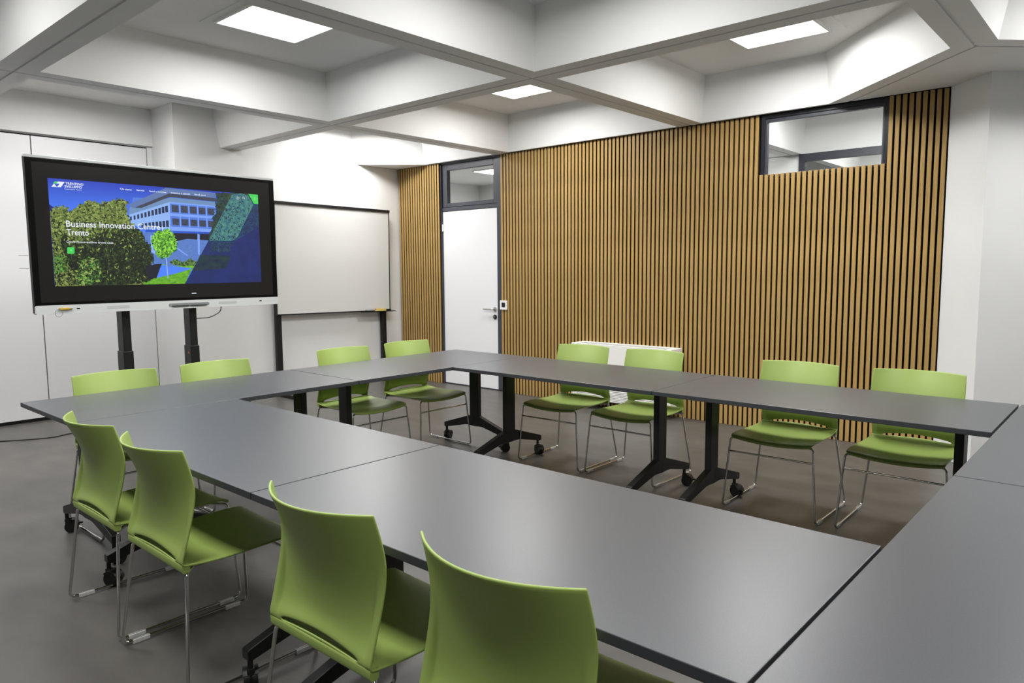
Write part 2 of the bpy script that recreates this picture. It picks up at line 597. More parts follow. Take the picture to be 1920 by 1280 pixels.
l0 = make_light()
tag(l0, 'large square LED ceiling panel above the left tables', 'ceiling light', 'square LED ceiling panels')
l0.location = (-0.040, -1.546, ZT - 0.006)
LX_, LY_ = [-2.33, -0.040, 2.335, 4.71], [-3.96, -1.546, 0.865]
names = {(1, 2): 'smaller looking square LED ceiling panel near the door',
         (2, 2): 'square LED ceiling panel by the high window'}
for i in range(4):
    for j in range(3):
        if (i, j) == (1, 1):
            continue
        dup(l0, (LX_[i] + (0.1 if (i, j) == (0, 1) else 0), LY_[j] - (0.35 if (i, j) == (0, 1) else 0), ZT - 0.006), 0, names.get((i, j), 'added unseen LED ceiling panel brightening the rooms beyond the glass'))
dup(l0, (-4.24, 5.15, ZT + 0.029), 0, 'LED ceiling panel seen through the glazed transom over the door')
for x_, y_ in ((-0.04, 3.1), (-2.4, 3.1), (2.05, 2.9), (3.0, 3.1), (-3.0, 5.6), (-1.4, 5.0), (-5.3, 3.2)):  # extra unseen lamps, added to brighten the rooms beyond the glazing
    dup(l0, (x_, y_, ZT - 0.006), 0, 'added unseen LED ceiling panel brightening the rooms beyond the glass')
dup(l0, (2.33, 5.4, ZT - 0.006), 0, 'added unseen LED ceiling panel brightening the rooms beyond the glass')

# ------------------------------------------------------------------ tables
TL, TW, TH, TT = 1.6, 0.8, 0.74, 0.024


def make_table():
    t = empty('folding_table')
    bm = B(-TL / 2 + 0.0024, TL / 2 - 0.0024, -TW / 2 + 0.0024, TW / 2 - 0.0024, TH - TT, TH, bev=0.0022, seg=2)
    o = obj('tabletop', bm, None, t, mats=[M['top'], M['edge']])
    for f in o.data.polygons:
        f.material_index = 0 if f.normal.z > 0.75 else 1
    obj('crossbar', B(-TL / 2 + 0.19, TL / 2 - 0.19, -0.02, 0.02, TH - TT - 0.055, TH - TT - 0.015, bev=0.004), M['black'], t)
    for s in (-1, 1):
        lx = s * (TL / 2 - 0.172)
        bm = B(lx - 0.020, lx + 0.020, -0.048, 0.048, 0.16, TH - TT - 0.012, bev=0.004)
        leg = obj('leg', bm, M['black'], t)
        obj('top_plate', B(lx - 0.03, lx + 0.03, -0.26, 0.26, TH - TT - 0.014, TH - TT - 0.0005, bev=0.003), M['black'], t)
        for q in (-1, 1):
            poly = [(q * 0.0, 0.245), (q * 0.046, 0.245), (q * 0.345, 0.150), (q * 0.352, 0.145), (q * 0.352, 0.112), (q * 0.335, 0.108), (q * 0.10, 0.160),
                    (q * 0.06, 0.162), (q * 0.0, 0.158)]
            bm = prism(bmesh.new(), poly, 'x', lx - 0.0205, lx + 0.0205, bev=0.003)
            obj('foot_arm', bm, M['black'], leg)
            bm = bmesh.new()
            for e in (-1, 1):
                cyl(bm, (0.012, e * 0.0135, 0.034), 'y', 0.034, 0.019, 24)
            cyl(bm, (0.012, 0, 0.036), 'y', 0.026, 0.012, 18)
            hood = [(0.012 + 0.0385 * math.cos(a_ * PI / 10), 0.036 + 0.0385 * math.sin(a_ * PI / 10)) for a_ in range(0, 9)]
            prism(bm, hood + [(0.012 + 0.030 * math.cos(a_ * PI / 10), 0.036 + 0.030 * math.sin(a_ * PI / 10)) for a_ in range(8, -1, -1)], 'y', -0.0255, 0.0255)
            box(bm, 0.045, 0.066, -0.007, 0.007, 0.040, 0.050, bev=0.003)
            cyl(bm, (-0.008, 0, 0.094), 'z', 0.010, 0.046, 10)
            box(bm, -0.020, 0.016, -0.012, 0.012, 0.058, 0.080, bev=0.004)
            ang = {(-1, -1): 0.5, (-1, 1): -0.35, (1, -1): 2.7, (1, 1): 0.3}[(s, q)]
            bmesh.ops.transform(bm, matrix=Matrix.Translation((lx, q * 0.335, 0)) @ Matrix.Rotation(ang, 4, 'Z'), verts=bm.verts)
            auto_smooth(obj('castor', bm, M['castor'], leg))
    return t


t0 = make_table()
tag(t0, 'graphite folding table at the far left corner in front of the door', 'table', 'folding tables set in a hollow square')
t0.location = (0.4, -0.8, 0)
t0.rotation_euler = (0, 0, PI / 2)
for (x, y, rz, lab) in (
        (0.4, -2.4, PI / 2, 'graphite folding table nearest the big screen, its corner at the left edge of the square'),
        (1.597, -0.4, 0, 'graphite folding table in front of the white fan coil unit'),
        (3.197, -0.4, 0, 'graphite folding table under the high window, right half of the far row'),
        (1.6, -2.8, 0, 'graphite folding table in the near row, left one behind two turned green chairs'),
        (3.2, -2.8, 0, 'graphite folding table in the near foreground, right one of the near row'),
        (4.4025, -0.8, PI / 2, 'graphite folding table at the far right corner cut by the picture edge'),
        (4.4025, -2.4, PI / 2, 'graphite folding table in the lower right corner of the picture')):
    dup(t0, (x, y, 0), rz, lab)


# ------------------------------------------------------------------ chairs
def lerp_rows(rows, v):
    for i in range(len(rows) - 1):
        if rows[i][0] <= v <= rows[i + 1][0]:
            t = (v - rows[i][0]) / (rows[i + 1][0] - rows[i][0])
            return rows[i][1] * (1 - t) + rows[i + 1][1] * t
    return rows[-1][1]


def rounded2(x0, x1, z0, z1, r, n=3):
    pts = []
    for (cx_, cz_, a0) in ((x1 - r, z0 + r, -PI / 2), (x1 - r, z1 - r, 0), (x0 + r, z1 - r, PI / 2), (x0 + r, z0 + r, PI)):
        for k_ in range(n + 1):
            a = a0 + k_ / n * PI / 2
            pts.append((cx_ + r * math.cos(a), cz_ + r * math.sin(a)))
    return pts


def make_chair():
    t = empty('sled_chair')
    # profile: (y, z, half width, dish)  -- dish lowers/recedes the middle
    prof = [(0.236, 0.420, 0.222, 0.016), (0.241, 0.434, 0.232, 0.016), (0.226, 0.446, 0.235, 0.016), (0.15, 0.449, 0.236, 0.016),
            (0.06, 0.446, 0.236, 0.016), (-0.03, 0.443, 0.235, 0.013), (-0.11, 0.443, 0.233, 0.008), (-0.165, 0.447, 0.230, 0.004),
            (-0.195, 0.450, 0.229, 0.001), (-0.203, 0.452, 0.229, 0.0), (-0.207, 0.455, 0.229, 0.0),
            (-0.208, 0.461, 0.229, 0.0),
            (-0.206, 0.472, 0.229, 0.001), (-0.197, 0.500, 0.229, 0.006), (-0.183, 0.55, 0.230, 0.018), (-0.172, 0.60, 0.231, 0.030),
            (-0.167, 0.65, 0.232, 0.042), (-0.169, 0.70, 0.233, 0.055), (-0.178, 0.75, 0.232, 0.068), (-0.191, 0.80, 0.230, 0.081),
            (-0.2015, 0.834, 0.228, 0.0895), (-0.203, 0.840, 0.2275, 0.090)]
    NB = 10                      # first row of the slot
    cols = [-1, -0.98, -0.915, -0.875, -0.83, -0.76, -0.62, -0.45, -0.24, 0, 0.24, 0.45, 0.62, 0.76, 0.83, 0.875, 0.915, 0.98, 1]
    sm = lambda a, b, v: (lambda q: q * q * (3 - 2 * q))(max(0, min(1, (v - a) / (b - a))))
    bm = bmesh.new()
    G = []
    for r, (y, z, hw, ds) in enumerate(prof):
        row = []
        for s in cols:
            k = 1 - s * s
            if r <= 8:                                        # seat
                yy, zz = y, z - ds * k
                if r <= 2:
                    yy += 0.010 * k
            else:                                             # back
                yy, zz = y - ds * k, z
                lens = max(0.0, 1 - (s / 0.78) ** 2)
                if r == NB + 1:
                    zz += 0.020 * lens
                elif r == NB + 2:
                    zz += 0.018 * lens
                elif r == NB + 3:
                    zz += 0.013 * lens
                elif r == NB:
                    zz += 0.010 * lens
                # raised rim along the lower sides and above the slot
                fade = 1 - sm(0.56, 0.72, z)
                rim = sm(0.865, 0.92, abs(s)) * fade
                bead = (1 - sm(0.475, 0.505, z)) * (0.8 if r > NB else 1.0)
                yy -= 0.014 * max(rim, bead)
            row.append(bm.verts.new((s * hw, yy, zz)))
        G.append(row)
    for r in range(len(prof) - 1):
        for c_ in range(len(cols) - 1):
            if r == NB and abs(cols[c_]) <= 0.77 and abs(cols[c_ + 1]) <= 0.77:
                continue
            bm.faces.new((G[r][c_], G[r][c_ + 1], G[r + 1][c_ + 1], G[r + 1][c_]))
    o = obj('seat_shell', bm, M['green'], t, smooth=True)
    md = o.modifiers.new('thickness', 'SOLIDIFY')
    md.thickness = 0.0075
    md.offset = 1.0
    md2 = o.modifiers.new('rounding', 'SUBSURF')
    md2.levels = md2.render_levels = 1
    bm = prism(bmesh.new(), rounded2(-0.2275, -0.200, 0.4225, 0.4565, 0.008), 'x', -0.2262, 0.2262)
    auto_smooth(obj('rear_edge', bm, M['green'], t), 40)
    R_ = 0.0063
    zf = 0.0115
    for s in (-1, 1):
        path = [(s * 0.165, -0.165, 0.4165), (s * 0.222, -0.212, 0.4215), (s * 0.277, -0.252, zf), (s * 0.270, 0.252, zf), (s * 0.238, 0.226, 0.4215),
                (s * 0.170, 0.180, 0.4200)]
        bm = tube(bmesh.new(), fillet(path[:3], 0.02) [:-1] + fillet([path[1], path[2], path[3]], 0.03)[1:-1] + fillet([path[2], path[3], path[4]], 0.03)[1:-1]
                  + fillet([path[3], path[4], path[5]], 0.02)[1:], R_, 8)
        fr = auto_smooth(obj('sled_leg', bm, M['chrome'], t), 60)
        bm = tube(bmesh.new(), [(s * 0.170, 0.182, 0.4200), (s * 0.165, -0.167, 0.4165)], R_, 8)
        auto_smooth(obj('under_seat_rail', bm, M['chrome'], t), 60)
        for yy in (-0.185, 0.185):
            xx = s * (0.2735 - yy * 0.014)
            bm = B(xx - 0.0075, xx + 0.0075, yy - 0.032, yy + 0.032, 0.0005, 0.017, bev=0.002)
            obj('glide', bm, M['clear'], fr)
    bm = tube(bmesh.new(), [(-0.2445, 0.231, 0.342), (0.2445, 0.231, 0.342)], 0.0055, 8)
    auto_smooth(obj('front_bar', bm, M['chrome'], t), 60)
    bm = tube(bmesh.new(), [(-0.166, -0.160, 0.4150), (0.166, -0.160, 0.4150)], 0.0050, 8)
    auto_smooth(obj('rear_bar', bm, M['chrome'], t), 60)
    return t


c0 = make_chair()
tag(c0, 'green sled chair with its back turned, leftmost of the four nearest chairs', 'chair', 'green sled chairs around the tables')
c0.location = (1.278, -3.063, 0)
for (x, y, rz, lab) in (
        (1.878, -3.066, 0.0, 'green sled chair with its back turned, second from left of the four nearest'),
        (2.862, -3.050, 0.01, 'green sled chair with its back turned, third from left with whole back in view'),
        (3.486, -3.040, 0.0, 'green sled chair with its back turned, largest, at the bottom centre'),
        (1.245, -0.055, PI + 0.02, 'green sled chair facing us before the left end of the fan coil unit'),
        (1.838, -0.030, PI - 0.01, 'green sled chair facing us before the right end of the fan coil unit'),
        (2.868, -0.055, PI + 0.01, 'green sled chair facing us under the high window, second from right'),
        (3.508, -0.030, PI, 'green sled chair facing us beside the white pier, rightmost of the far row'),
        (0.140, -2.697, -PI / 2, 'green sled chair before the left post of the big screen'),
        (0.140, -2.092, -PI / 2, 'green sled chair before the right post of the big screen'),
        (0.130, -1.096, -PI / 2, 'green sled chair in front of the middle of the whiteboard'),
        (0.125, -0.474, -PI / 2, 'green sled chair in front of the right leg of the whiteboard')):
    dup(c0, (x, y, 0), rz, lab)


# ------------------------------------------------------------------ interactive display on lifting stand
TVA = -0.03
TO = Vector((-1.5689, -2.680, 0)) + Vector((math.sin(TVA), math.cos(TVA), 0)) * 0.985
tv = tag(empty('interactive_display', TO, PI / 2 - TVA), 'big interactive display showing a web page, on a black two post stand', 'display')
Z0, TVW, TVH = 1.1176, 1.97, 1.1405
hw = TVW / 2


def rounded(x0, x1, z0, z1, r, n=5, corners='all'):
    pts = []
    for (cx_, cz_, a0) in ((x1 - r, z0 + r, -PI / 2), (x1 - r, z1 - r, 0), (x0 + r, z1 - r, PI / 2), (x0 + r, z0 + r, PI)):
        for k_ in range(n + 1):
            a = a0 + k_ / n * PI / 2
            pts.append((cx_ + r * math.cos(a), cz_ + r * math.sin(a)))
    return pts


bm = prism(bmesh.new(), rounded(-hw, hw, Z0 + 0.005, Z0 + TVH, 0.012), 'y', 0.010, 0.040)
obj('rear_cover', B(-hw + 0.16, hw - 0.16, 0.04, 0.089, Z0 + 0.12, Z0 + TVH - 0.12, bev=0.01), M['tvblack'], tv)
obj('housing', bm, M['tvblack'], tv)
bm = bmesh.new()
b0, b1 = Z0 + 0.066, Z0 + TVH - 0.019
for (a, b, c_, d) in ((-hw, -hw + 0.042, b0, b1), (hw - 0.042, hw, b0, b1), (-hw + 0.042, hw - 0.042, b1 - 0.024, b1), (-hw + 0.042, hw - 0.042, b0, b0 + 0.022)):
    box(bm, a, b, -0.004, 0.012, c_, d)
obj('bezel', bm, M['tvblack'], tv)
obj('screen_glass', B(-hw + 0.042, hw - 0.042, 0.0, 0.011, b0 + 0.022, b1 - 0.024), M['tvglass'], tv)
obj('top_trim', B(-hw, hw, -0.005, 0.042, b1, Z0 + TVH + 0.002, bev=0.004), M['bar'], tv)
bm = prism(bmesh.new(), rounded(-hw + 0.002, hw - 0.002, Z0, Z0 + 0.066, 0.012), 'y', -0.016, 0.042)
bar = obj('bottom_bar', bm, M['bar'], tv)
for xx in (-0.42, 0.485):
    bm = prism(bmesh.new(), rounded(xx - 0.085, xx + 0.085, Z0 + 0.022, Z0 + 0.046, 0.0115), 'y', -0.0172, -0.016)
    obj('speaker_grille', bm, M['grille'], bar)
bm = prism(bmesh.new(), rounded(-0.03, 0.315, Z0 + 0.016, Z0 + 0.044, 0.0135), 'y', -0.0175, -0.016)
obj('pen_tray', bm, M['tray'], bar)
for i, (xa, xb) in enumerate(((-0.005, 0.135), (0.150, 0.290))):
    bm = tube(bmesh.new(), [(xa, -0.0225, Z0 + 0.0225), (xb, -0.0225, Z0 + 0.0225)], 0.0055, 10)
    p = auto_smooth(obj('stylus_pen', bm, M['pen'], None))
    p.matrix_world = tv.matrix_basis
    tag(p, ['dark stylus on the left in the tray below the screen', 'dark stylus on the right in the tray below the screen'][i], 'pen', 'styluses of the screen')
for xx, zz in ((-0.705, 0.036), (0.80, 0.036)):
    bm = prism(bmesh.new(), rounded(xx - 0.012, xx + 0.012, Z0 + zz - 0.005, Z0 + zz + 0.005, 0.004), 'y', -0.0172, -0.016)
    obj('port', bm, M['tvblack'], bar)
for k in range(6):
    obj('button', B(0.845 + k * 0.019, 0.851 + k * 0.019, -0.0168, -0.016, Z0 + 0.03, Z0 + 0.036), M['grille'], bar)
# lifting columns
for i, xx in enumerate((-0.325, 0.222)):
    up_ = obj('column', B(xx - 0.032, xx + 0.032, 0.09, 0.20, 0.60, 1.75, bev=0.006), M['black'], tv)
    lo = obj('column_sleeve', B(xx - 0.039, xx + 0.039, 0.083, 0.207, 0.06, 0.79, bev=0.006), M['black'], tv)
    if i == 1:
        m_ = bmesh.new()
        vs = [m_.verts.new(v) for v in ((xx - 0.0395, 0.135, 0.72), (xx - 0.0395, 0.111, 0.72), (xx - 0.0395, 0.123, 0.745))]
        m_.faces.new(vs)
        obj('warning_sticker', m_, M['orange'], lo)
    obj('base_foot', B(xx - 0.04, xx + 0.04, -0.20, 0.45, 0.06, 0.10, bev=0.01), M['black'], tv)
    for yy in (-0.17, 0.42):
        cb = bmesh.new()
        for e in (-1, 1):
            cyl(cb, (xx + e * 0.013, yy, 0.03), 'x', 0.03, 0.018, 18)
        cyl(cb, (xx, yy, 0.055), 'z', 0.012, 0.03, 10)
        auto_smooth(obj('castor', cb, M['castor'], tv))
obj('cross_beam', B(-0.30, 0.20, 0.11, 0.17, 0.10, 0.18, bev=0.005), M['black'], tv)
obj('mount_plate', B(-0.45, 0.35, 0.085, 0.10, 1.30, 1.80), M['black'], tv)
bm = tube(bmesh.new(), fillet([(0.47, 0.07, Z0 + 0.01), (0.465, 0.08, Z0 - 0.05), (0.38, 0.10, Z0 - 0.098), (0.25, 0.12, Z0 - 0.10)], 0.12, 8), 0.004, 8)
auto_smooth(obj('cable', bm, M['cable'], tv))
for zz in (1.455, 1.545):
    obj('side_pin', B(-hw - 0.060, -hw, 0.055, 0.058, zz - 0.0015, zz + 0.0015), M['black'], tv)

# the usb stick in the front port
us = tag(empty('usb_stick', TO, PI / 2 - TVA), 'yellow usb stick with a cord loop plugged in below the screen', 'usb stick')
us.location = tv.matrix_basis @ Vector((-0.80, -0.0225, Z0 + 0.038))
obj('stick_body', B(-0.035, 0.035, -0.012, 0.006, -0.007, 0.007, bev=0.003), M['yellow'], us)
obj('plug', B(0.035, 0.055, -0.008, 0.004, -0.004, 0.004), M['steel'], us)
lp = [(-0.045 + 0.024 * math.cos(a * PI / 8) , -0.016, -0.030 + 0.028 * math.sin(a * PI / 8)) for a in range(16)]
auto_smooth(obj('lanyard_loop', tube(bmesh.new(), lp, 0.0016, 6, closed=True), M['tray'], us), 60)


# the web page on the screen: flat print, drawn as thin layers
def emat(name, col, col2=None, scale=30, mid=0.5, wid=0.2, grad=None, stretch=(1, 1, 1), detail=8):
    m = bpy.data.materials.new(name)
    m.use_nodes = True
    nt = m.node_tree
    b = nt.nodes['Principled BSDF']
    b.inputs['Base Color'].default_value = (0.004, 0.004, 0.004, 1)
    b.inputs['Roughness'].default_value = 0.35
    b.inputs['Emission Strength'].default_value = 0.95
    b.inputs['Emission Color'].default_value = col
    if col2:
        tc = nt.nodes.new('ShaderNodeTexCoord')
        rp = nt.nodes.new('ShaderNodeValToRGB')
        rp.color_ramp.elements[0].color = col
        rp.color_ramp.elements[1].color = col2
        if grad:
            sx = nt.nodes.new('ShaderNodeSeparateXYZ')
            nt.links.new(tc.outputs['Object'], sx.inputs[0])
            mr = nt.nodes.new('ShaderNodeMapRange')
            mr.inputs[1].default_value, mr.inputs[2].default_value = grad
            nt.links.new(sx.outputs[2], mr.inputs[0])
            nt.links.new(mr.outputs[0], rp.inputs[0])
        else:
            mp = nt.nodes.new('ShaderNodeMapping')
            mp.inputs['Scale'].default_value = stretch
            nt.links.new(tc.outputs['Object'], mp.inputs[0])
            n = nt.nodes.new('ShaderNodeTexNoise')
            n.inputs['Scale'].default_value = scale
            n.inputs['Detail'].default_value = detail
            n.inputs['Roughness'].default_value = 0.72
            nt.links.new(mp.outputs[0], n.inputs['Vector'])
            rp.color_ramp.elements[0].position = mid - wid / 2
            rp.color_ramp.elements[1].position = mid + wid / 2
            nt.links.new(n.outputs[0], rp.inputs[0])
        nt.links.new(rp.outputs[0], b.inputs['Emission Color'])
    return m


PX0, PX1, PZ0, PZ1 = 0.140 - 0.985, 1.8105 - 0.985, Z0 + 0.204, Z0 + 0.986


def uv(u, v):
    return (PX0 + (PX1 - PX0) * u, PZ1 - (PZ1 - PZ0) * v)


EM = dict(
    sky=emat('page_sky', srgb(78, 132, 255), srgb(36, 62, 190), grad=(PZ1 - 0.27, PZ1)),
    hill=emat('page_hill', srgb(20, 30, 120)),
    tree_l=emat('page_tree_light', srgb(14, 30, 8), srgb(166, 184, 92), 46, 0.51, 0.26),
    tree_d=emat('page_tree_dark', srgb(4, 12, 6), srgb(92, 116, 48), 44, 0.60, 0.26),
    tree_f=emat('page_bush', srgb(6, 20, 8), srgb(124, 176, 84), 50, 0.54, 0.22),
    young=emat('page_young_tree', srgb(20, 70, 12), srgb(140, 224, 66), 56, 0.5, 0.24),
    trunk=emat('page_trunk', srgb(150, 180, 235)),
    lawn=emat('page_lawn', srgb(60, 130, 20), srgb(130, 205, 50), 20, 0.5, 0.3, stretch=(1, 1, 3)),
    facade=emat('page_facade', srgb(146, 184, 246)),
    facade2=emat('page_facade_side', srgb(84, 124, 222)),
    band=emat('page_band', srgb(126, 166, 250)),
    roof=emat('page_roof', srgb(96, 122, 176)),
    soffit=emat('page_soffit', srgb(62, 66, 84)),
    glazing=emat('page_glazing', srgb(112, 146, 190)),
    win=emat('page_window', srgb(34, 46, 82)),
    win2=emat('page_window_dark', srgb(40, 48, 74), srgb(74, 80, 98), 60, 0.5, 0.2),
    shade=emat('page_shade', srgb(22, 22, 40)),
    terrace=emat('page_terrace', srgb(70, 110, 196), srgb(104, 140, 206), 30, 0.5, 0.4, stretch=(1, 1, 5)),
    blue=emat('page_blue', srgb(40, 84, 205)),
    rtree=emat('page_right_tree', srgb(12, 30, 40), srgb(62, 96, 74), 30, 0.54, 0.24),
    teal=emat('page_teal_band', srgb(36, 84, 120), srgb(92, 164, 136), 30, 0.52, 0.26),
    bluetree=emat('page_blue_tree', srgb(14, 34, 78), srgb(46, 86, 122), 34, 0.54, 0.26),
    navy=emat('page_navy', srgb(17, 34, 92), srgb(24, 44, 116), 5, 0.5, 0.3),
    navyg=emat('page_navy_green', srgb(14, 30, 66), srgb(30, 62, 58), 9, 0.52, 0.2, stretch=(1, 1, 3)),
    leaf1=emat('page_leaf_pale', srgb(158, 176, 92)),
    leaf2=emat('page_leaf_mid', srgb(104, 130, 52)),
    leaf3=emat('page_leaf_deep', srgb(52, 78, 28)),
    leaf4=emat('page_leaf_black', srgb(10, 22, 10)),
    leaf5=emat('page_leaf_fresh', srgb(96, 160, 62)),
    leaf6=emat('page_leaf_lime', srgb(150, 226, 70)),
    leaf7=emat('page_leaf_shade', srgb(34, 104, 18)),
    leaf8=emat('page_leaf_teal', srgb(74, 132, 122)),
    leaf9=emat('page_leaf_blue', srgb(26, 52, 84)),
    white=emat('page_white', srgb(238, 244, 255)),
    green=emat('page_green', srgb(70, 214, 92)),
    line=emat('page_line', srgb(150, 240, 160)))
EK = list(EM)
lay = bmesh.new()
layer_n = [0]


def poly(mname, pts, jag=0.0, sub=1):
    layer_n[0] += 1
    y = -0.0004 - 0.00002 * layer_n[0]
    Q = []
    n = len(pts)
    for i in range(n):
        a, b = pts[i], pts[(i + 1) % n]
        for k_ in range(sub):
            t_ = k_ / sub
            u, v = a[0] * (1 - t_) + b[0] * t_, a[1] * (1 - t_) + b[1] * t_
            if jag and 0.004 < u < 0.996 and v < 0.99:
                u += random.uniform(-jag, jag) * 0.5
                v += random.uniform(-jag, jag)
            Q.append((min(1, max(0, u)), min(1, max(0, v))))
    vs = []
    for u, v in Q:
        x_, z_ = uv(u, v)
        vs.append(lay.verts.new((x_, y, z_)))
    es = [lay.edges.new((vs[i], vs[(i + 1) % len(vs)])) for i in range(len(vs))]
    g = bmesh.ops.triangle_fill(lay, use_beauty=False, edges=es)
    for f in g['geom']:
        if isinstance(f, bmesh.types.BMFace):
            f.material_index = EK.index(mname)
            f.normal_update()
            if f.normal.y > 0:
                f.normal_flip()


def quad(mname, u0, v0, u1, v1):
    poly(mname, [(u0, v0), (u1, v0), (u1, v1), (u0, v1)])


def inside(u, v, P):
    c = False
    for i in range(len(P)):
        (x1, y1), (x2, y2) = P[i - 1], P[i]
        if (y1 > v) != (y2 > v) and u < (x2 - x1) * (v - y1) / (y2 - y1) + x1:
            c = not c
    return c


def leaves(P, n, pal, size, dark_from=None, dark=None):
    layer_n[0] += 1
    us, vs_ = [p[0] for p in P], [p[1] for p in P]
    m_ = 0
    while m_ < n:
        u, v = random.uniform(min(us), max(us)), random.uniform(min(vs_), max(vs_))
        if not inside(u, v, P):
            continue
        m_ += 1
        pp = pal
        if dark and random.random() < max(0, min(0.9, (v - dark_from) * 2.6 + (u - 0.2) * 0.8)):
            pp = dark
        col = random.choice(pp)
        y = -0.0004 - 0.00002 * layer_n[0] - random.random() * 0.00015
        a0 = random.uniform(0, 2 * PI)
        q = []
        sz = size * random.uniform(0.5, 1.3)
        for k_ in range(4):
            a = a0 + k_ * PI / 2
            r_ = sz * (1.0 if k_ % 2 == 0 else 0.42)
            uu, vv = u + r_ * math.cos(a) * 0.47, v + r_ * math.sin(a)
            x_, z_ = uv(min(1, max(0, uu)), min(1, max(0, vv)))
            q.append(lay.verts.new((x_, y, z_)))
        f = lay.faces.new(q)
        f.normal_update()
        if f.normal.y > 0:
            f.normal_flip()
        f.material_index = EK.index(col)
    layer_n[0] += 9


poly('sky', [(0, 0), (1, 0), (1, 1), (0, 1)])
poly('hill', [(0, 0.24), (0.03, 0.29), (0.03, 0.34), (0, 0.34)])
# building
poly('facade2', [(0.345, 0.19), (0.352, 0.125), (0.40, 0.125), (0.40, 0.19)])
poly('glazing', [(0.335, 0.225), (0.53, 0.10), (0.76, 0.115), (0.76, 0.17), (0.525, 0.155), (0.328, 0.31)])
poly('soffit', [(0.352, 0.228), (0.522, 0.062), (0.762, 0.072), (0.762, 0.11), (0.525, 0.095), (0.39, 0.225)])
poly('roof', [(0.327, 0.205), (0.509, 0.004), (0.763, 0.017), (0.762, 0.074), (0.524, 0.060), (0.352, 0.232)])
poly('facade', [(0.325, 0.304), (0.524, 0.148), (0.522, 0.44), (0.325, 0.40)])
poly('facade2', [(0.524, 0.146), (0.758, 0.158), (0.752, 0.445), (0.521, 0.447)])
for v0, v1 in ((0.146, 0.165), (0.262, 0.292), (0.40, 0.446)):
    poly('band', [(0.524, v0), (0.757, v0 + 0.012), (0.756, v1 + 0.006), (0.523, v1)])
for k in range(11):                                       # windows of the long side
    t_ = k / 11
    u = 0.333 + 0.184 * t_
    top = 0.322 - 0.142 * t_
    hgt = 0.038 + 0.032 * t_
    wd = 0.008 + 0.006 * t_
    poly('win', [(u, top), (u + wd, top - 0.006), (u + wd, top + hgt - 0.006), (u, top + hgt)])
    top = 0.398 - 0.062 * t_
    if k > 2:
        poly('win', [(u, top), (u + wd, top - 0.002), (u + wd, top + hgt * 0.95), (u, top + hgt * 0.95)])
for k in range(5):                                        # windows of the short side
    u = 0.532 + 0.0455 * k
    poly('win2', [(u, 0.176 + 0.003 * k), (u + 0.034, 0.178 + 0.003 * k), (u + 0.034, 0.250 + 0.002 * k), (u, 0.250 + 0.002 * k)])
    poly('win2', [(u, 0.316 + 0.002 * k), (u + 0.034, 0.317 + 0.002 * k), (u + 0.034, 0.385 + 0.001 * k), (u, 0.385 + 0.001 * k)])
    quad('band', u + 0.0375, 0.17, u + 0.0425, 0.40)
poly('blue', [(0.40, 0.44), (0.56, 0.445), (0.748, 0.445), (0.740, 0.470), (0.40, 0.475)])
# below the building
poly('terrace', [(0.38, 0.468), (0.735, 0.465), (0.66, 0.76), (0.38, 0.80)])
poly('shade', [(0.535, 0.468), (0.735, 0.465), (0.715, 0.535), (0.60, 0.525), (0.535, 0.56)])
poly('facade', [(0.422, 0.50), (0.433, 0.50), (0.433, 0.66), (0.422, 0.66)])
poly('facade', [(0.40, 0.60), (0.46, 0.69), (0.46, 0.72), (0.40, 0.63)])
poly('band', [(0.655, 0.47), (0.667, 0.47), (0.662, 0.69), (0.652, 0.69)])
poly('band', [(0.545, 0.61), (0.60, 0.70), (0.60, 0.712), (0.545, 0.63)])
poly('lawn', [(0.26, 1), (0.30, 0.965), (0.441, 0.935), (0.63, 0.85), (0.66, 0.75), (0.45, 0.80), (0.62, 0.84), (0.58, 1)], 0.004, 2)
poly('terrace', [(0.455, 0.76), (0.66, 0.71), (0.64, 0.79), (0.50, 0.82)])
poly('tree_f', [(0.50, 0.775), (0.54, 0.745), (0.57, 0.77), (0.61, 0.735), (0.645, 0.76), (0.63, 0.80), (0.55, 0.81)], 0.012, 4)
# right hand side
poly('rtree', [(0.765, 0.02), (0.80, 0.0), (1, 0), (1, 0.6), (0.70, 0.56), (0.735, 0.42), (0.75, 0.33), (0.735, 0.30), (0.76, 0.24)], 0.012, 6)
poly('bluetree', [(0.94, 0.08), (1, 0.08), (1, 1), (0.70, 1), (0.72, 0.54), (0.86, 0.52), (0.95, 0.2)])
poly('navy', [(0.712, 0.537), (0.86, 0.53), (1, 0.36), (1, 1), (0.578, 1)])
poly('bluetree', [(0.72, 0.54), (0.85, 0.54), (0.82, 0.64), (0.77, 0.66), (0.715, 0.62)], 0.01, 5)
poly('navyg', [(0.665, 0.69), (0.83, 0.70), (0.80, 0.84), (0.655, 0.86), (0.62, 0.87)])
poly('teal', [(0.852, 0.022), (0.905, 0.0), (0.944, 0.02), (0.972, 0.115), (0.885, 0.44), (0.868, 0.50), (0.838, 0.535), (0.712, 0.537)])
leaves([(0.855, 0.04), (0.905, 0.02), (0.944, 0.03), (0.965, 0.115), (0.868, 0.49), (0.838, 0.52), (0.72, 0.525)], 330, ['leaf8', 'teal', 'bluetree', 'rtree'], 0.016)
leaves([(0.77, 0.02), (0.845, 0.02), (0.74, 0.42), (0.74, 0.30)], 160, ['leaf3', 'leaf9', 'leaf4', 'rtree'], 0.015)
leaves([(0.96, 0.2), (1, 0.12), (1, 0.34), (0.89, 0.48)], 120, ['leaf9', 'bluetree', 'navy'], 0.016)
leaves([(0.72, 0.55), (0.85, 0.55), (0.82, 0.66), (0.715, 0.66)], 110, ['leaf9', 'navy', 'bluetree', 'rtree'], 0.016)
